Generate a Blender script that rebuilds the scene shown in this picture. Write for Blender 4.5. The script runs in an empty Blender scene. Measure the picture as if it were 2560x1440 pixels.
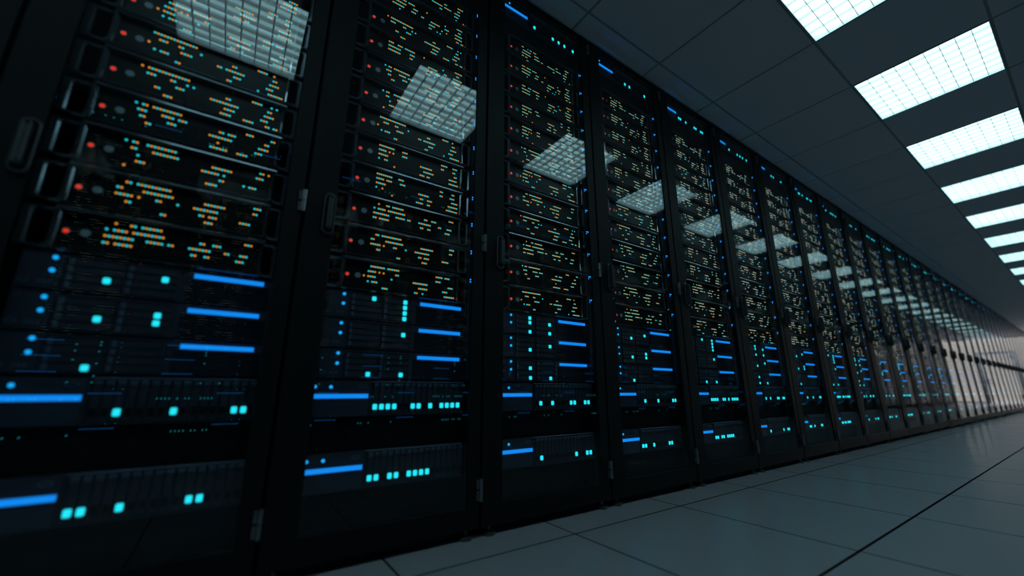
import bpy, math, random
from mathutils import Matrix, Vector
random.seed(7)
PI = math.pi
scn = bpy.context.scene
COL = scn.collection

# ------------------------------------------------------------------ measures (metres)
CAMZ = 0.4685            # camera height above the floor
YF = 1.2835              # front of the cabinet doors
DD = 0.0433              # equipment faces sit this far behind the doors
W = 0.6357               # cabinet pitch
XB = -0.5125             # left edge of cabinet 1
CE = 2.3987              # ceiling
YO = -0.9105             # front of the opposite row's doors
XO = -0.415              # origin of an opposite cabinet
XEND, XBACK = 24.0, -4.2
N = 38                   # cabinets in the row

# ------------------------------------------------------------------ camera
cd = bpy.data.cameras.new('camera'); cam = bpy.data.objects.new('camera', cd); COL.objects.link(cam)
YAW, PIT = 0.6061, 0.2493
fwd = Vector((math.sin(YAW)*math.cos(PIT), math.cos(YAW)*math.cos(PIT), math.sin(PIT)))
rgt = Vector((math.cos(YAW), -math.sin(YAW), 0)); up = rgt.cross(fwd)
M = Matrix((rgt, up, -fwd)).transposed().to_4x4(); M.translation = (0, 0, CAMZ)
cam.matrix_world = M
cd.sensor_width = 36; cd.sensor_fit = 'HORIZONTAL'; cd.lens = 1010.28/2560*36
cd.clip_start = 0.02; cd.clip_end = 100
cd.dof.use_dof = True; cd.dof.focus_distance = 2.1; cd.dof.aperture_fstop = 0.88
scn.camera = cam

# ------------------------------------------------------------------ world, view, render options
w = bpy.data.worlds.new('world'); scn.world = w; w.use_nodes = True
w.node_tree.nodes['Background'].inputs[0].default_value = (0.010, 0.016, 0.020, 1)
w.node_tree.nodes['Background'].inputs[1].default_value = 0.2
vs = scn.view_settings
vs.view_transform = 'Standard'; vs.look = 'None'; vs.exposure = 0.0; vs.gamma = 1.0; vs.use_curve_mapping = False
cy = scn.cycles
cy.use_denoising = True
cy.max_bounces = 7; cy.diffuse_bounces = 3; cy.glossy_bounces = 4; cy.transmission_bounces = 2; cy.transparent_max_bounces = 24
cy.sample_clamp_indirect = 3.0; cy.caustics_reflective = False; cy.caustics_refractive = False
cy.use_light_tree = True

LAMP = 4.1               # radiance of the ceiling lamps' diffusers
LAMPC = (0.47, 0.91, 1.0)
WALL_FILL = 300.0          # watts of each of the two unseen lights added to brighten the end wall

# ------------------------------------------------------------------ materials
MATS = {}
def mat(name, base=(0, 0, 0), rough=.5, metal=0., emit=None, strength=1., spec=.5, sample='AUTO', noise=None, bump=None):
    m = bpy.data.materials.new(name); m.use_nodes = True
    nt = m.node_tree; b = nt.nodes['Principled BSDF']
    b.inputs['Base Color'].default_value = (*base, 1); b.inputs['Roughness'].default_value = rough
    b.inputs['Metallic'].default_value = metal; b.inputs['Specular IOR Level'].default_value = spec
    if emit:
        b.inputs['Emission Color'].default_value = (*emit, 1); b.inputs['Emission Strength'].default_value = strength
    m.cycles.emission_sampling = sample
    if noise:                                   # (scale, lo, hi): gentle unevenness of the roughness and tone
        tc = nt.nodes.new('ShaderNodeTexCoord'); n = nt.nodes.new('ShaderNodeTexNoise'); n.inputs['Scale'].default_value = noise[0]
        n.inputs['Detail'].default_value = 5
        nt.links.new(tc.outputs['Object'], n.inputs['Vector'])
        r = nt.nodes.new('ShaderNodeMapRange'); r.inputs[3].default_value = noise[1]; r.inputs[4].default_value = noise[2]
        nt.links.new(n.outputs['Fac'], r.inputs[0]); nt.links.new(r.outputs[0], b.inputs['Roughness'])
        if bump:
            bp = nt.nodes.new('ShaderNodeBump'); bp.inputs['Strength'].default_value = bump; bp.inputs['Distance'].default_value = .002
            nt.links.new(n.outputs['Fac'], bp.inputs['Height']); nt.links.new(bp.outputs[0], b.inputs['Normal'])
    MATS[name] = m
    return m
K = dict
M_black = mat('black_powder_coat', (.006, .0065, .008), .6, spec=.15, noise=(60, .52, .66))
M_inner = mat('cabinet_interior', (.008, .009, .011), .7)
M_metal = mat('dark_brushed_metal', (.14, .165, .19), .14, metal=.8, noise=(90, .10, .18))
M_polish = mat('polished_bezel', (.32, .36, .39), .14, metal=1.0)
M_face = mat('black_front_panel', (.004, .005, .006), .4, spec=.2)
M_body = mat('storage_housing', (.028, .036, .062), .5, noise=(40, .4, .6))
M_bay = mat('drive_carrier', (.024, .031, .048), .5)
M_tab = mat('drive_latch', (.10, .13, .19), .4, metal=.2)
M_hinge = mat('hinge_steel', (.22, .24, .26), .3, metal=.9)
M_handle = mat('handle_plastic', (.045, .048, .052), .35)
M_button = mat('grey_button', (.30, .36, .40), .35)
M_orange = mat('orange_led', (0, 0, 0), .6, emit=(.84, .31, .028), sample='NONE', spec=0)
M_cyan = mat('cyan_led', (0, 0, 0), .6, emit=(.018, .70, .80), sample='NONE', spec=0)
M_red = mat('red_led', (0, 0, 0), .6, emit=(.80, .035, .014), sample='NONE', spec=0)
M_pdu = mat('blue_led', (0, 0, 0), .6, emit=(.02, .55, 2.2), sample='FRONT', spec=0)
M_bar = mat('blue_light_bar', (0, 0, 0), .6, emit=(.006, .28, .98), strength=1.0, sample='FRONT', spec=0)
M_lamp = mat('blue_round_light', (0, 0, 0), .6, emit=(.008, .48, 1.15), sample='NONE', spec=0)
M_square = mat('cyan_square_light', (0, 0, 0), .6, emit=(.020, .92, 1.08), sample='FRONT', spec=0)
M_ceil = mat('ceiling_panel', (.88, .87, .90), .85, noise=(35, .8, .95))
M_tbar = mat('ceiling_grid_bar', (.42, .43, .44), .6)
M_floor = mat('floor_tile', (.29, .265, .285), .24, spec=.5)
M_joint = mat('floor_joint', (.004, .004, .005), .7, spec=.1)
M_wall = mat('dark_wall_paint', (.10, .11, .12), .8)
M_endwall = mat('cream_wall_paint', (.80, .74, .68), .8)
M_doorframe = mat('dark_door_frame', (.02, .025, .035), .5)
M_lampbody = mat('lamp_housing_white', (.75, .78, .78), .5)
M_diff = mat('lamp_diffuser', (.8, .8, .8), .5, emit=LAMPC, strength=LAMP, sample='AUTO')
M_fin = mat('louvre_white', (.95, .90, .88), .45)

def glass():
    m = bpy.data.materials.new('door_glass'); m.use_nodes = True; nt = m.node_tree; nt.nodes.clear()
    o = nt.nodes.new('ShaderNodeOutputMaterial'); mx = nt.nodes.new('ShaderNodeMixShader')
    tr = nt.nodes.new('ShaderNodeBsdfTransparent'); tr.inputs[0].default_value = (.95, .965, .97, 1)
    gl = nt.nodes.new('ShaderNodeBsdfGlossy'); gl.inputs['Roughness'].default_value = 0.0; gl.inputs[0].default_value = (1, 1, 1, 1)
    lw = nt.nodes.new('ShaderNodeLayerWeight'); lw.inputs[0].default_value = .5
    p = nt.nodes.new('ShaderNodeMath'); p.operation = 'POWER'; p.inputs[1].default_value = 5.0
    ma = nt.nodes.new('ShaderNodeMath'); ma.operation = 'MULTIPLY_ADD'; ma.inputs[1].default_value = .27; ma.inputs[2].default_value = .026
    nt.links.new(lw.outputs['Facing'], p.inputs[0]); nt.links.new(p.outputs[0], ma.inputs[0]); nt.links.new(ma.outputs[0], mx.inputs[0])
    nt.links.new(tr.outputs[0], mx.inputs[1]); nt.links.new(gl.outputs[0], mx.inputs[2]); nt.links.new(mx.outputs[0], o.inputs[0])
    return m
M_glass = glass()

# ------------------------------------------------------------------ mesh helpers
class MB:
    def __init__(s): s.v = []; s.f = []; s.m = []; s.mats = []
    def mi(s, m):
        if m not in s.mats: s.mats.append(m)
        return s.mats.index(m)
    def add(s, vs, fs, m):
        o = len(s.v); i = s.mi(m); s.v += vs
        for f in fs: s.f.append(tuple(o+k for k in f)); s.m.append(i)
    def box(s, x0, x1, y0, y1, z0, z1, m):
        s.add([(x, y, z) for x in (x0, x1) for y in (y0, y1) for z in (z0, z1)],
              [(0, 1, 3, 2), (4, 6, 7, 5), (0, 4, 5, 1), (2, 3, 7, 6), (0, 2, 6, 4), (1, 5, 7, 3)], m)
    def disc(s, x, y, z, r, m, n=8, d=.001, a0=.0):       # low round plug facing -y
        p = [(x+r*math.cos(a0+2*PI*k/n), z+r*math.sin(a0+2*PI*k/n)) for k in range(n)]
        s.add([(a, y-d, b) for a, b in p]+[(a, y, b) for a, b in p],
              [tuple(range(n))]+[(k, n+k, n+(k+1) % n, (k+1) % n) for k in range(n)], m)
    def prof(s, x0, x1, pts, m):                          # (y, z) outline run along x
        n = len(pts)
        s.add([(x0, y, z) for y, z in pts]+[(x1, y, z) for y, z in pts],
              [tuple(range(n)), tuple(range(2*n-1, n-1, -1))]+[(k, n+k, n+(k+1) % n, (k+1) % n) for k in range(n)], m)
    def ring(s, outer, inner, yb, yf, c, m):              # chamfered frame between two outlines of equal count in (x, z)
        n = len(outer)
        cx = sum(p[0] for p in outer)/n; cz = sum(p[1] for p in outer)/n
        def off(poly, d):
            r = []
            for k in range(n):
                a, b, e = poly[k-1], poly[k], poly[(k+1) % n]
                d1 = Vector((b[0]-a[0], b[1]-a[1])).normalized(); d2 = Vector((e[0]-b[0], e[1]-b[1])).normalized()
                n1 = Vector((-d1.y, d1.x)); n2 = Vector((-d2.y, d2.x)); bi = n1+n2
                bi = bi/max(.3, bi.length_squared/2) if bi.length > .1 else n1
                r.append((b[0]+bi.x*d, b[1]+bi.y*d))
            return r
        ar = sum(outer[k-1][0]*outer[k][1]-outer[k][0]*outer[k-1][1] for k in range(n))
        sg = 1 if ar > 0 else -1
        L = [(outer, yb), (outer, yf+c), (off(outer, c*sg), yf), (off(inner, -c*sg), yf), (inner, yf+c), (inner, yb)]
        vs_ = [(x, y, z) for poly, y in L for x, z in poly]
        fs = []
        for q in range(5):
            for k in range(n): fs.append((q*n+k, q*n+(k+1) % n, (q+1)*n+(k+1) % n, (q+1)*n+k))
        s.add(vs_, fs, m)
    def cyl(s, p0, p1, r, m, n=12):
        p0 = Vector(p0); p1 = Vector(p1); d = (p1-p0).normalized(); a = d.orthogonal().normalized(); b = d.cross(a)
        vs_ = [tuple(p+a*r*math.cos(2*PI*k/n)+b*r*math.sin(2*PI*k/n)) for p in (p0, p1) for k in range(n)]
        s.add(vs_, [tuple(range(n)), tuple(range(2*n-1, n-1, -1))]+[(k, n+k, n+(k+1) % n, (k+1) % n) for k in range(n)], m)
    def merge(s, o, dx, dy, dz, flip=False):
        q = -1 if flip else 1
        off = len(s.v); mp = [s.mi(m) for m in o.mats]
        s.v += [(q*x+dx, q*y+dy, z+dz) for x, y, z in o.v]
        s.f += [tuple(off+k for k in f) for f in o.f]; s.m += [mp[k] for k in o.m]
    def mesh(s, name):
        me = bpy.data.meshes.new(name); me.from_pydata(s.v, [], s.f)
        for m in s.mats: me.materials.append(m)
        me.polygons.foreach_set('material_index', s.m); me.update()
        import bmesh
        bm = bmesh.new(); bm.from_mesh(me); bmesh.ops.recalc_face_normals(bm, faces=bm.faces); bm.to_mesh(me); bm.free()
        return me
def obj(name, me, parent=None, loc=(0, 0, 0)):
    if isinstance(me, MB): me = me.mesh(name)
    o = bpy.data.objects.new(name, me); o.location = loc; o.parent = parent; COL.objects.link(o); return o
def tag(o, label=None, cat=None, group=None, kind=None):
    for k, v in (('label', label), ('category', cat), ('group', group), ('kind', kind)):
        if v: o[k] = v
    return o
def empty(name, loc, rz=0.):
    o = bpy.data.objects.new(name, None); o.location = loc; o.rotation_euler.z = rz; o.empty_display_size = .05; COL.objects.link(o); return o
def copy_tree(o, parent=None):
    c = o.copy(); COL.objects.link(c); c.parent = parent
    for ch in KIDS.get(o.name, ()): copy_tree(ch, c)
    return c
KIDS = {}
def kids(root, *ch): KIDS.setdefault(root.name, []).extend(ch)

def ordw(n):
    t = ['', 'first', 'second', 'third', 'fourth', 'fifth', 'sixth', 'seventh', 'eighth', 'ninth', 'tenth', 'eleventh', 'twelfth', 'thirteenth',
         'fourteenth', 'fifteenth', 'sixteenth', 'seventeenth', 'eighteenth', 'nineteenth']
    if n < 20: return t[n]
    tens = {2: ('twentieth', 'twenty-'), 3: ('thirtieth', 'thirty-'), 4: ('fortieth', 'forty-')}[n//10]
    return tens[0] if n % 10 == 0 else tens[1]+t[n % 10]
def cabname(k): return 'leftmost cabinet' if k == 1 else '%s cabinet from the left' % ordw(k)

# ------------------------------------------------------------------ the setting
TX, TY = 1.3023, 1.1706            # a ceiling grid crossing
LX = [(TX+(a-1)*.6, TX+a*.6) for a in range(-8, 38, 2)]
LY = (-.0294, .5706)
def struct(name, mb): o = obj(name, mb); o['kind'] = 'structure'; return o
mb = MB()
i0 = -9
for i in range(i0, 39):
    x0 = TX+i*.6
    if x0 > XEND: break
    for j in range(-6, 3):
        y1 = TY-.0+j*.6; y0 = y1-.6
        if any(abs(x0-a) < .01 for a, b in LX) and abs(y0-LY[0]) < .15: continue
        mb.box(x0+.0065, x0+.5935, y0+.0065, y1-.0065, CE-.0, CE+.02, M_ceil)
# grid bars between the panels, a little above the panel faces
for j in range(-6, 4): mb.box(XBACK, XEND, TY-.6+j*.6-.0064, TY-.6+j*.6+.0064, CE+.009, CE+.03, M_tbar)
for i in range(i0, 39): mb.box(TX+i*.6-.0064, TX+i*.6+.0064, -3.1, 2.5, CE+.0085, CE+.031, M_tbar)
mb.box(XBACK-.1, XEND+.1, -3.2, 2.6, CE+.15, CE+.2, M_tbar)
struct('ceiling', mb)
mb = MB()
FX, FY1, FY2 = 1.0456, 1.1348, .5314
mb.box(XBACK-.1, XEND+.1, -3.2, 2.6, -.06, -.012, M_joint)
for i in range(-9, 40):
    x0 = FX+i*.6
    if x0 > XEND: break
    for j in range(-6, 3):
        y1 = FY1+j*.6; y0 = y1-.6
        g0 = .0038 if j == 0 else .0030; g1 = .0038 if j == -1 else .0030
        xa, xb, ya, yb = x0+.0028, x0+.5972, y0+g0, y1-g1; c = .0005
        vs_ = [(xa+c, ya+c, 0), (xb-c, ya+c, 0), (xb-c, yb-c, 0), (xa+c, yb-c, 0), (xa, ya, -c), (xb, ya, -c), (xb, yb, -c), (xa, yb, -c),
               (xa, ya, -.012), (xb, ya, -.012), (xb, yb, -.012), (xa, yb, -.012)]
        mb.add(vs_, [(0, 1, 2, 3)], M_floor)
        mb.add(vs_, [(k, (k+1) % 4, 4+(k+1) % 4, 4+k) for k in range(4)]+[(4+k, 4+(k+1) % 4, 8+(k+1) % 4, 8+k) for k in range(4)], M_joint)
struct('floor', mb)
for nm, b in (('wall_left', (XBACK-.1, XEND+.1, 2.4, 2.5)), ('wall_right', (XBACK-.1, XEND+.1, -3.1, -3.0)), ('wall_back', (XBACK-.1, XBACK, -3.0, 2.4))):
    mb = MB(); mb.box(b[0], b[1], b[2], b[3], 0, CE+.14, M_wall); struct(nm, mb)
mb = MB(); mb.box(XEND, XEND+.1, -3.0, 2.4, 0, CE+.14, M_endwall); struct('wall_end', mb)
mb = MB(); mb.box(XEND-.012, XEND, -3.0, 2.4, 0, .07, M_wall); struct('baseboard_end', mb)
# door in the end wall
d1 = obj('door_1', (lambda m: (m.box(XEND-.03, XEND-.001, -.15, .69, .005, 1.84, M_endwall), m)[1])(MB())); d1['kind'] = 'structure'
mb = MB()
mb.box(XEND-.05, XEND-.001, -.24, -.15, 0, 1.92, M_doorframe); mb.box(XEND-.05, XEND-.001, .69, .78, 0, 1.92, M_doorframe); mb.box(XEND-.05, XEND-.001, -.15, .69, 1.84, 1.92, M_doorframe)
obj('door_frame', mb, d1)
mb = MB(); mb.box(XEND-.045, XEND-.03, -.12, -.06, .80, .92, M_doorframe); mb.cyl((XEND-.09, -.09, .87), (XEND-.045, -.09, .87), .011, M_doorframe)
mb.cyl((XEND-.09, -.09, .87), (XEND-.09, .03, .87), .010, M_doorframe); obj('door_handle', mb, d1)
for z in (.27, 1.72):
    mb = MB(); mb.box(XEND-.065, XEND-.03, .62, .71, z-.05, z+.05, M_doorframe); obj('door_hinge', mb, d1)

# ------------------------------------------------------------------ ceiling lights
def build_light():
    r = empty('ceiling_light', (0, 0, 0))
    mb = MB(); t = .004
    mb.box(.005, .595, .005, .595, .085, .095, M_lampbody)
    for a in ((.005, .005+t, .005, .595), (.595-t, .595, .005, .595), (.005, .595, .005, .005+t), (.005, .595, .595-t, .595)):
        mb.box(a[0], a[1], a[2], a[3], -.002, .09, M_lampbody)
    h = obj('housing', mb, r)
    mb = MB(); mb.box(.010, .590, .010, .590, .040, .044, M_diff); d = obj('diffuser', mb, r)
    mb = MB()
    for k in range(1, 9):                                   # eight fins along x
        y = .009+.582*k/9; mb.prof(.009, .591, [(y-.0012, .002), (y+.0012, .002), (y+.0016, .030), (y-.0016, .030)], M_fin)
    for k in range(1, 8):                                   # seven lamellae along y, wider at the top
        x = .009+.582*k/8
        v = [(x-.0014, .009, .006), (x+.0014, .009, .006), (x+.0045, .009, .022), (x-.0045, .009, .022), (x-.0014, .591, .006), (x+.0014, .591, .006), (x+.0045, .591, .022), (x-.0045, .591, .022)]
        mb.add(v, [(0, 1, 2, 3), (7, 6, 5, 4), (0, 4, 5, 1), (1, 5, 6, 2), (2, 6, 7, 3), (3, 7, 4, 0)], M_fin)
    g = obj('louvre', mb, r); kids(r, h, d, g)
    return r
L0 = build_light()
vis = [i for i, (a, b) in enumerate(LX) if b > 1.9]
for i, (a, b) in enumerate(LX):
    o = L0 if i == 0 else copy_tree(L0)
    o.location = (a, LY[0], CE)
    if i in vis:
        n = vis.index(i)+1
        lab = 'bright louvred ceiling light cut off by the top edge of the photo' if n == 1 else 'bright louvred ceiling light over the aisle, %s from the top edge' % ordw(n)
    else: lab = 'louvred ceiling light behind the viewer, mirrored in glass, %s from back wall' % ordw(i+1)
    tag(o, lab, 'ceiling light', 'louvred lights in the ceiling grid')

# unseen fill lights, added to brighten the end wall, on the ceiling before it
for yy, nm in ((-.55, 'right'), (.95, 'left')):
    r = empty('end_wall_fill', (XEND-.75, yy, CE)); mb = MB()
    mb.box(-.05, .05, -.28, .28, -.05, 0, M_lampbody); obj('housing', mb, r)
    ld = bpy.data.lights.new('fill_lamp', 'AREA'); ld.shape = 'RECTANGLE'; ld.size = .06; ld.size_y = .5; ld.energy = WALL_FILL; ld.color = (.95, .98, 1.0)
    lo = bpy.data.objects.new('fill_lamp', ld); COL.objects.link(lo); lo.parent = r; lo.location = (.03, 0, -.055); lo.rotation_euler = (0, -math.radians(35), 0)
    tag(r, 'added unseen fill light on the ceiling before the end wall, %s one of the pair' % nm, 'wall light', 'added fill lights at the end wall')

# ------------------------------------------------------------------ rack server, 12 light patterns
PAT = {
 1: "0:1 5 7:8 10:12 40:43|1:7 11:14 31:32 40:41|0:7 11:15 17:18 23:29 31:35 38:41|0:1 3:4 28:29 38:40|4:5 39 44",
 2: "0:2 4:7 9:12 20 40:43|0:7 12:14 32 41:42|0:6 11:13 17:18 23:28 32:34 39:43|4 22:25 30 33 39:43|22:23 27 29 40:41 43:44",
 3: "0:2 5:7 9:14 20 40:44|0:6 12:14 32 41:42|0:6 12:13 23:28 33:34 39:44|23:25 28:30 39:43|22:24 27 40:44",
 4: "0:7 11:13 34:35 41:42|0:3 5:7 12:14 34:35 40:42|0:4 22:27 41:44|0 3 23:24 27:29 39:44|8 21:24 27:28 38:44",
 5: "0:7 12:14 34:37 41:43|0:3 5 7 12:14 34:35 41:42|0:4 22:28 42:43|0 3:4 24:29 39:43|8 22:24 26:27 39:44",
 6: "-1 1:2 5:13 41:42 44|1:2 7:14 25:31 40:42|3 22:27 29|3:5 28:29 36 38:40|0 24:27",
 7: "1:7 9:14 34:37 39:41|0:3 5 7 13:14 34:36|-2 0:3 11 22:29 41:43|0 2:4 25:29 38:40|7:9 23:24 27 39:44",
 8: "2:3 5:14 41:43|0:1 7:15 25:31 41:42|0:4 6 11:12 17 22:29|3:4 24:25 27:29 37:40|13:14 26:28",
 9: "-2 0:12 34:37 41 43|0:2 7:8 12 14 25:26 40:41|9:11 20:29 39:42|3:4 25:28 38:40|6:8 24:27 32:35 40:41 43:44",
 10: "2 6:7 9:14 40:42|0 2:5 7:15 26:27 30:32|0:7 11:15 17:18 23:29 34:35 39:41|0:1 3:7 24:25 28:29 38:40|",
 11: "-1 1:2 4:12 34:36 43:44|0:2 7:10 12:14 25:26 28:30 41:42|1:2 9:11 22:29 39:42|3:4 25 38:40|23:28 32:35",
 12: "-1:12 34:37 40|1:3 7:8 14 25:26 40:41|-2 8:11 20:21 23:29 39:42|0 2:4 26:28 38:40|7:8 24:25 35 39:44",
}
SEQ = {0: [1, 2, 3, 4, 5, 7, 12, 9, 11, 6, 8, 10], 1: [1, 2, 9, 3, 11, 6, 12, 5, 4, 10, 8, 7], 2: list(range(1, 13))}
def leds(p):
    out = []
    for r, row in enumerate(PAT[p].split('|')):
        for t in row.split():
            a, _, b = t.partition(':'); b = b or a
            for n in range(int(a), int(b)+1): out.append((n, r, (n+r) % 2 == 0))
    return out
PX, ZR = .34, .057                 # root of a server: middle of the face, foot of the unit (the red light is ZR above it)
def led_mb(p, lo, hi, n=8, r=.0030):
    mb = MB()
    for c, row, orange in leds(p):
        if lo <= c < hi: mb.disc(.2222+.00711*c-PX, 0, .0377-.01745*row+ZR, r, M_orange if orange else M_cyan, n, .0006, PI/8 if n == 8 else PI/4)
    return mb
def frame_mb(detail=True):
    mb = MB(); z = ZR
    mb.box(.134-PX, .552-PX, .004, .70, z-.0535, z+.056, M_inner)          # body behind the face
    mb.prof(.134-PX, .5535-PX, [(.004, z+.0597), (-.0110, z+.0592), (-.0160, z+.0533), (-.0166, z+.0502), (-.0155, z+.0490), (.004, z+.0490)], M_metal)
    mb.prof(.136-PX, .5515-PX, [(.004, z+.0489), (-.0148, z+.0489), (.004, z+.0470)], M_inner)
    mb.prof(.138-PX, .549-PX, [(.004, z-.044), (-.010, z-.0455), (-.010, z-.048), (-.007, z-.050), (.004, z-.050)], M_metal)
    for x0, x1 in ((.137, .1445), (.5425, .5500)):                          # rounded upright bars
        arc = [((x0+x1)/2-PX-(x1-x0)/2*math.cos(k*PI/5), -.006-.0085*math.sin(k*PI/5)) for k in range(6)]
        arc = [(x0-PX, .004)]+arc+[(x1-PX, .004)]; n = len(arc)
        mb.add([(x, y, z-.0455) for x, y in arc]+[(x, min(.004, y+.0065) if y < 0 else y, z+.0485) for x, y in arc], [tuple(range(n)), tuple(range(n, 2*n))]+[(k, k+1, n+k+1, n+k) for k in range(n-1)], M_polish)
    return mb
def ear_mb(side):
    z = ZR
    if side < 0:
        o = [(.078, .046), (.084, .050), (.141, .050), (.145, .046), (.145, -.036), (.134, -.049), (.084, -.050), (.078, -.046)]
        i = [(.099, .036), (.103, .041), (.126, .041), (.130, .037), (.130, -.032), (.123, -.041), (.103, -.042), (.099, -.038)]
    else:
        o = [(.5425, .046), (.5465, .050), (.584, .050), (.5875, .046), (.5875, -.046), (.584, -.050), (.5545, -.049), (.5425, -.036)]
        i = [(.5500, .037), (.5530, .042), (.571, .042), (.575, .038), (.575, -.038), (.571, -.042), (.5580, -.041), (.5500, -.032)]
    mb = MB(); mb.ring([(a-PX, b+z) for a, b in o], [(a-PX, b+z) for a, b in i], .002, -.0125, .004, M_metal)
    return mb
def face_mb():
    mb = MB(); mb.box(.1445-PX, .5425-PX, 0, .004, ZR-.0445, ZR+.0475, M_face); return mb
def small(detail=12):
    a = MB(); a.disc(.1562-PX, 0, ZR, .0050, M_red, 16, .0012)
    h = MB(); h.disc(.1562-PX, 0, ZR, .0070, M_button, 16, .0007)
    b = MB(); b.disc(.1890-PX, 0, ZR+.001, .0092, M_button, 20, .0014)
    return a, h, b
fm = frame_mb().mesh('frame'); faceme = face_mb().mesh('front_panel'); earL = ear_mb(-1).mesh('handle'); earR = ear_mb(1).mesh('handle')
redm, halom, butm = [q.mesh(n) for q, n in zip(small(), ('power_light', 'light_bezel', 'power_button'))]
FIELDS = ((-3, 20, 'led_field'), (20, 33, 'led_field'), (33, 60, 'led_field'))
ledme = {p: [led_mb(p, a, b).mesh(n) for a, b, n in FIELDS] for p in PAT}
PROTO = {}
def server_proto(p):
    r = empty('rack_server', (0, 0, 0)); ch = [obj('frame', fm, r), obj('front_panel', faceme, r), obj('handle', earL, r), obj('handle', earR, r),
                                              obj('power_light', redm, r), obj('power_button', butm, r)]
    hb = obj('light_bezel', halom, ch[4]); kids(ch[4], hb)
    ch[4]['label'] = 'round red power light'; ch[5]['label'] = 'round grey button'
    for me in ledme[p]: ch.append(obj('led_field', me, r)); ch[-1]['label'] = 'rows of orange and cyan LED dots'
    kids(r, *ch); return r
def flat_server(p, n=4):                   # the same unit in one mesh, for the far and the mirrored ones
    mb = MB(); mb.merge(frame_mb(), 0, 0, 0); mb.merge(face_mb(), 0, 0, 0); mb.merge(ear_mb(-1), 0, 0, 0); mb.merge(ear_mb(1), 0, 0, 0)
    for q in small(): mb.merge(q, 0, 0, 0)
    mb.merge(led_mb(p, -3, 60, n, .0032 if n == 4 else .0030), 0, 0, 0); return mb
flat = {p: flat_server(p) for p in PAT}
def zrow(i): return .8335+(12-i)*.1142-ZR  # foot of server i, 1 at the top
def cabx(k): return XB+(k-1)*W-(.0042 if k == 2 else 0)
flatme = {p: flat_server(p, 6).mesh('rack_server') for p in PAT}
for k in range(1, 26):
    for i in range(1, 13):
        p = SEQ[(k-1) % 3][i-1]
        if k <= 10:
            if p in PROTO: o = copy_tree(PROTO[p])
            else: o = PROTO[p] = server_proto(p)
        else: o = obj('rack_server', flatme[p])
        o.location = (cabx(k)+PX, YF+DD, zrow(i))
        pos = 'topmost' if i == 1 else 'lowest' if i == 12 else '%s from top' % ordw(i)
        tag(o, 'black LED-dotted rack server, %s, %s' % (pos, cabname(k)), 'server', 'LED-dotted servers in the cabinet row')
far = MB()
for k in [0]+list(range(26, N+1)):
    for i in range(1, 13): far.merge(flat[SEQ[(k-1) % 3][i-1]], XB+(k-1)*W+PX, YF+DD, zrow(i))
tag(obj('rack_server', far), 'black LED-dotted servers filling the farthest cabinets of the row', 'server', kind='stuff')
opp = MB()
def ox(k): return XO+k*W
def otype(k): return (2-k) % 3            # opposite cabinet at XO holds the third arrangement
for k in range(-5, 38):
    for i in range(1, 13): opp.merge(flat[SEQ[otype(k)][i-1]], ox(k)-PX, YO-DD, zrow(i), True)
tag(obj('rack_server', opp), 'LED-dotted servers of the opposite row, mirrored in the cabinet glass', 'server', kind='stuff')

# ------------------------------------------------------------------ drive shelves (three per cabinet) and storage arrays (three per cabinet)
def rsq(mb, x, z, hw, hh, m, y=-.0065):
    c = .0022
    p = [(x-hw+c, z-hh), (x+hw-c, z-hh), (x+hw, z-hh+c), (x+hw, z+hh-c), (x+hw-c, z+hh), (x-hw+c, z+hh), (x-hw, z+hh-c), (x-hw, z-hh+c)]
    n = 8
    mb.add([(a, y, b) for a, b in p]+[(a, y+.003, b) for a, b in p], [tuple(range(n))]+[(k, n+k, n+(k+1) % n, (k+1) % n) for k in range(n)], m)
SH = {0: [[(0, 2), (1, 1)], [(0, 2), (1, 1), (1, 2)], [(0, 3)]],
      1: [[(0, 0), (1, 0), (1, 1), (1, 2), (1, 3)], [(1, 1)], [(0, 3), (1, 3)]],
      2: [[(0, 0), (0, 1), (0, 3), (1, 1), (1, 3)], [(0, 2), (1, 1)], [(0, 1), (0, 3), (1, 3)]]}
AR = {0: [[4, 6, 13], [2, 7, 13, 14], [0, 1, 4, 10, 11]], 1: [[0, 1, 4, 9, 10, 13, 14], [0, 1, 2, 3, 6, 7, 9, 11, 12, 13, 14], [0, 1, 3, 4, 6, 7, 8, 9]],
      2: [[1, 7, 9, 11, 14], [1, 4, 9, 10, 13, 14], [1, 10, 13, 14]]}
DZ = (.0735, .0547, .0357, .0165)
def shelf_body():
    mb = MB(); mb.box(.100-PX, .587-PX, 0, .60, .0015, .0913, M_body)
    mb.box(.176-PX, .3785-PX, -.004, 0, .0045, .0070, M_body); mb.box(.176-PX, .3785-PX, -.004, 0, .0850, .0880, M_body)
    mb.box(.376-PX, .3790-PX, -.006, 0, .0045, .0880, M_body); mb.box(.583-PX, .587-PX, -.004, 0, .003, .090, M_body)
    return mb
def shelf_grille():
    mb = MB()
    for q in range(11): z = .006+.0058*q; mb.prof(.395-PX, .588-PX, [(0, z), (-.0045, z), (-.0045, z+.0018), (0, z+.0032)], M_bay)
    return mb
def shelf_panel():
    mb = MB(); mb.box(.104-PX, .1700-PX, -.003, 0, .006, .087, M_body)
    mb.ring([(.114+.009*math.cos(a)-PX, .02+.006*math.sin(a)) for a in [k*PI/8 for k in range(16)]], [(.114+.006*math.cos(a)-PX, .02+.0035*math.sin(a)) for a in [k*PI/8 for k in range(16)]], -.003, -.005, .0006, M_tab)
    for q in range(3): mb.box(.135+.008*q-PX, .140+.008*q-PX, -.0045, -.003, .016, .024, M_tab)
    return mb
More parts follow.
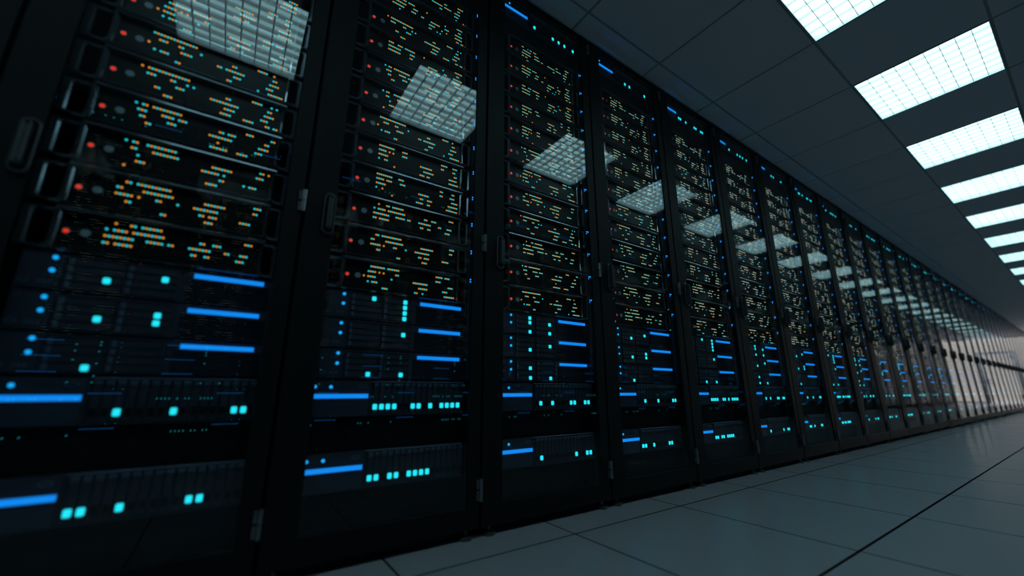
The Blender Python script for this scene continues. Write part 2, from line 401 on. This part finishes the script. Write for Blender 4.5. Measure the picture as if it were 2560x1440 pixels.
def drive_h(cx_, zc):
    mb = MB(); x0 = .178 if cx_ == 0 else .2815; x1 = x0+.094
    mb.prof(x0-PX, x1-PX, [(0, zc-.0087), (-.0055, zc-.0080), (-.0055, zc+.0080), (0, zc+.0087)], M_bay)
    mb.add([(x0-PX, -.005, zc-.0078), (x0+.009-PX, -.005, zc-.0078), (x0+.009-PX, -.005, zc+.0078), (x0-PX, -.005, zc+.0078),
            (x0-PX, -.0085, zc-.006), (x0+.006-PX, -.0085, zc-.006), (x0+.006-PX, -.0085, zc+.006), (x0-PX, -.0085, zc+.006)],
           [(4, 5, 6, 7), (0, 1, 5, 4), (1, 2, 6, 5), (2, 3, 7, 6), (3, 0, 4, 7)], M_tab)
    return mb
def bar_mb(x0, x1, z0, z1, y=-.005):
    mb = MB(); mb.box(x0-PX, x1-PX, y, 0, z0, z1, M_bar); return mb
def lamp_mb(x, z): mb = MB(); mb.disc(x-PX, 0, z, .0048, M_lamp, 16, .005); return mb
DUP = {}
SM = {'body': shelf_body().mesh('housing'), 'grille': shelf_grille().mesh('vent_grille'), 'panel': shelf_panel().mesh('control_panel'),
      'bar': bar_mb(.408, .566, .0698, .0812).mesh('light_bar'), 'c1': lamp_mb(.1535, .0782).mesh('round_light'), 'c2': lamp_mb(.1535, .0477).mesh('round_light')}
DRV = {(c, q): drive_h(c, DZ[q]).mesh('drive') for c in (0, 1) for q in range(4)}
def sq_h(c, q): mb = MB(); rsq(mb, (.2465, .3520)[c]-PX, DZ[q], .0067, .0072, M_square, -.0078); return mb
SQH = {(c, q): sq_h(c, q).mesh('activity_light') for c in (0, 1) for q in range(4)}
def shelf(t, u):
    r = empty('drive_shelf', (0, 0, 0)); ch = [obj('housing', SM['body'], r), obj('vent_grille', SM['grille'], r), obj('control_panel', SM['panel'], r), obj('light_bar', SM['bar'], r),
        obj('round_light', SM['c1'], r), obj('round_light', SM['c2'], r)]
    ch[3]['label'] = 'glowing blue light bar'
    for key, me in DRV.items():
        d = obj('drive', me, r); ch.append(d)
        if key in SH[t][u]: s = obj('activity_light', SQH[key], d); s['label'] = 'glowing cyan square light'; kids(d, s)
    kids(r, *ch); return r
def shelf_flat(t, u):
    mb = MB(); 
    for q in (shelf_body(), shelf_grille(), shelf_panel(), bar_mb(.408, .566, .0698, .0812), lamp_mb(.1535, .0782), lamp_mb(.1535, .0477)): mb.merge(q, 0, 0, 0)
    for key in DRV:
        mb.merge(drive_h(key[0], DZ[key[1]]), 0, 0, 0)
        if key in SH[t][u]: mb.merge(sq_h(*key), 0, 0, 0)
    return mb
def arr_body():
    mb = MB(); mb.box(.085-PX, .587-PX, 0, .60, .0015, .1075, M_body)
    mb.prof(.2630-PX, .5855-PX, [(0, .1075), (-.006, .1075), (-.008, .1055), (-.008, .1040), (0, .1030)], M_tab)
    mb.prof(.2600-PX, .5855-PX, [(0, .0020), (-.006, .0030), (-.006, .0062), (0, .0072)], M_bay)
    mb.box(.2600-PX, .2640-PX, -.006, 0, .003, .105, M_bay); mb.box(.5825-PX, .5855-PX, -.006, 0, .003, .105, M_bay)
    return mb
def arr_panel():
    mb = MB(); mb.box(.088-PX, .2575-PX, -.0035, 0, .004, .1055, M_body)
    mb.ring([(.2325+.0125*math.cos(a)-PX, .091+.0058*math.sin(a)) for a in [k*PI/12 for k in range(24)]], [(.2325+.0088*math.cos(a)-PX, .091+.0032*math.sin(a)) for a in [k*PI/12 for k in range(24)]], -.0035, -.0060, .0007, M_tab)
    for q in range(3): mb.box(.170+.014*q-PX, .180+.014*q-PX, -.0048, -.0035, .087, .094, M_bay)
    return mb
def drive_v(n):
    x0 = .2668+.0201*n; mb = MB()
    mb.add([(x0+.0006-PX, 0, .009), (x0+.002-PX, -.0055, .009), (x0+.018-PX, -.0055, .009), (x0+.0195-PX, 0, .009),
            (x0+.0006-PX, 0, .1015), (x0+.002-PX, -.0055, .1015), (x0+.018-PX, -.0055, .1015), (x0+.0195-PX, 0, .1015)],
           [(0, 1, 5, 4), (1, 2, 6, 5), (2, 3, 7, 6), (0, 3, 2, 1), (4, 5, 6, 7)], M_bay)
    mb.prof(x0+.0030-PX, x0+.0172-PX, [(-.005, .1010), (-.0105, .0995), (-.0105, .0945), (-.005, .0875)], M_tab)
    mb.box(x0+.004-PX, x0+.0155-PX, -.0062, -.005, .020, .0385, M_face)
    return mb
def sq_v(n): mb = MB(); rsq(mb, .2763+.0205*n-PX, .0292, .0066, .0084, M_square, -.0085); return mb
AM = {'body': arr_body().mesh('housing'), 'panel': arr_panel().mesh('control_panel'), 'bar': bar_mb(.1000, .2535, .0556, .0684, -.0065).mesh('light_bar'),
      'c1': lamp_mb(.1433, .0888).mesh('round_light'), 'c2': lamp_mb(.1000, .0892).mesh('round_light')}
DVM = [drive_v(n).mesh('drive') for n in range(16)]; SQV = [sq_v(n).mesh('activity_light') for n in range(16)]
def array(t, u):
    r = empty('storage_array', (0, 0, 0)); ch = [obj('housing', AM['body'], r), obj('control_panel', AM['panel'], r), obj('light_bar', AM['bar'], r), obj('round_light', AM['c1'], r), obj('round_light', AM['c2'], r)]
    ch[2]['label'] = 'glowing blue light bar'
    for n in range(16):
        d = obj('drive', DVM[n], r); ch.append(d)
        if n in AR[t][u]: s = obj('activity_light', SQV[n], d); s['label'] = 'glowing cyan square light'; kids(d, s)
    kids(r, *ch); return r
def arr_flat(t, u):
    mb = MB()
    for q in (arr_body(), arr_panel(), bar_mb(.1000, .2535, .0556, .0684, -.0065), lamp_mb(.1433, .0888), lamp_mb(.1000, .0892)): mb.merge(q, 0, 0, 0)
    for n in range(16):
        mb.merge(drive_v(n), 0, 0, 0)
        if n in AR[t][u]: mb.merge(sq_v(n), 0, 0, 0)
    return mb
SZ = (.6880, .5952, .5024); AZ = (2.2520, .3912, .1866)
PS, PA, FS, FA = {}, {}, {}, {}
for t in range(3):
    for u in range(3): FS[t, u] = shelf_flat(t, u).mesh('drive_shelf'); FA[t, u] = arr_flat(t, u).mesh('storage_array')
def place(k, x, rz, y, t, near, where):
    for u in range(3):
        for P, F, Z, mk in ((PS, FS, SZ, shelf), (PA, FA, AZ, array)):
            if near:
                if (t, u) in P: o = copy_tree(P[t, u])
                else: o = P[t, u] = mk(t, u)
            else: o = obj('drive_shelf' if P is PS else 'storage_array', F[t, u])
            o.location = (x, y, Z[u]); o.rotation_euler.z = rz
            if P is PS: tag(o, 'drive shelf with blue bar at right, %s of three, %s' % (('upper', 'middle', 'lower')[u], where), 'drive shelf', 'drive shelves below the servers')
            else: tag(o, 'storage array with blue bar at left, %s, %s' % (('topmost', 'middle', 'lowest')[u], where), 'storage array', 'storage arrays in the cabinets')
for k in range(0, N+1):
    place(k, cabx(k)+PX, 0, YF+DD, (k-1) % 3, 1 <= k <= 8, cabname(k) if k else 'cabinet cut off at left edge')
for k in range(-5, 38):
    place(k, ox(k)-PX, PI, YO-DD, otype(k), False, 'opposite row, %s cabinet' % ordw(k+6))

# ------------------------------------------------------------------ server cabinets
def cab_proto():
    r = empty('server_cabinet', (0, 0, 0)); ch = []
    mb = MB(); d = .98
    mb.box(.004, .016, .020, d, .035, 2.372, M_black); mb.box(W-.016, W-.004, .020, d, .035, 2.372, M_black)
    mb.box(.004, W-.004, .020, d, 2.364, 2.376, M_black); mb.box(.004, W-.004, .020, d, .030, .060, M_black); mb.box(.004, W-.004, d-.01, d, .035, 2.372, M_inner)
    ch.append(obj('carcass', mb, r))
    mb = MB(); mb.box(.03, W-.03, .035, d-.03, .0, .032, M_inner); ch.append(obj('plinth', mb, r))
    mb = MB()
    for x0, x1 in ((.016, .072), (.602, W-.016)): mb.box(x0, x1, DD+.012, DD+.07, .06, 2.364, M_inner)
    ch.append(obj('mounting_rail', mb, r))
    for z0, z1 in ((.062, .1858), (.2975, .3900), (2.1480, 2.2510)):
        mb = MB(); mb.box(.075, .600, DD+.010, DD+.014, z0, z1, M_face); ch.append(obj('blanking_panel', mb, r))
    mb = MB(); mb.box(.5885, .6140, DD-.016, DD+.012, .505, 2.17, M_body); st = obj('status_strip', mb, r); ch.append(st)
    for i in range(1, 13):
        z = zrow(i)+ZR+.0415; mb = MB(); mb.disc(.5925, DD-.016, z+.0046, .0026, M_pdu, 8, .001); mb.disc(.5925, DD-.016, z-.0046, .0026, M_pdu, 8, .001)
        mb.disc(.6025, DD-.016, z+.0052, .0037, M_pdu, 10, .001)
        s = obj('status_light', mb, st); s['label'] = 'cluster of three blue status lights'; kids(st, s)
    # door: frame, glass, handle, hinges
    mb = MB(); o = [(.005, .030), (W-.005, .030), (W-.005, 2.370), (.005, 2.370)]; i = [(.088, .098), (.585, .098), (.585, 2.352), (.088, 2.352)]
    mb.ring(o, i, .006, -.004, .001, M_black)
    dr = obj('door', mb, r); ch.append(dr)
    mb = MB(); mb.box(.086, .587, .000, .004, .096, 2.354, M_glass); g = obj('glass_pane', mb, dr)
    mb = MB(); hz = 1.002
    cap = lambda w_, h_: [(.0705+w_*math.cos(a), hz+(h_ if math.sin(a) > -1e-9 else -h_)+w_*math.sin(a)) for a in [k*PI/8 for k in range(9)]]+[(.0705+w_*math.cos(a), hz-h_+w_*math.sin(a)) for a in [PI+k*PI/8 for k in range(9)]]
    mb.ring(cap(.0175, .052), cap(.0115, .050), -.004, -.012, .002, M_handle)
    mb.ring(cap(.0075, .047), cap(.0035, .046), -.010, -.030, .002, M_handle); mb.box(.064, .077, -.014, -.004, hz+.030, hz+.050, M_handle); mb.box(.064, .077, -.026, -.004, hz-.050, hz-.035, M_handle)
    mb.box(.067, .074, -.028, -.020, hz-.045, hz+.045, M_handle)
    h = obj('handle', mb, dr); kids(dr, g, h)
    for z in (.147, 1.0245, 2.2926):
        mb = MB(); x = W-.003
        for s_ in (-1, 1): mb.cyl((x, -.010, z+s_*.001), (x, -.010, z+s_*.034), .0068, M_hinge, 12)
        mb.box(x-.014, x-.001, -.0075, -.003, z+.003, z+.032, M_hinge); mb.box(x-.014, x-.001, -.0075, -.003, z-.032, z-.003, M_hinge)
        mb.cyl((x, -.010, z-.036), (x, -.010, z+.036), .0030, M_hinge, 8)
        hh = obj('hinge', mb, dr); hh['label'] = 'steel hinge'; kids(dr, hh)
    for x, y in ((.045, .06), (W-.045, .06), (.045, .90), (W-.045, .90)):
        mb = MB(); mb.cyl((x, y-.045, .0), (x, y-.045, .010), .022, M_handle, 16); mb.cyl((x, y-.045, .010), (x, y-.045, .036), .006, M_hinge, 10); mb.cyl((x, y-.045, .014), (x, y-.045, .020), .011, M_handle, 6)
        ch.append(obj('levelling_foot', mb, r))
    kids(r, *ch); return r
C0 = cab_proto()
for k in range(0, N+1):
    o = C0 if k == 0 else copy_tree(C0)
    o.location = (XB+(k-1)*W, YF, 0)
    tag(o, 'black glass-doored server cabinet, ' + ('nearly all cut off by the left edge' if k == 0 else 'leftmost of the full ones' if k == 1 else '%s from the left' % ordw(k)), 'server cabinet', 'server cabinets along the aisle')
for k in range(-5, 38):
    o = copy_tree(C0); o.location = (ox(k), YO, 0); o.rotation_euler.z = PI
    tag(o, 'server cabinet of the opposite row, %s from the back wall' % ordw(k+6), 'server cabinet', 'server cabinets of the opposite row')
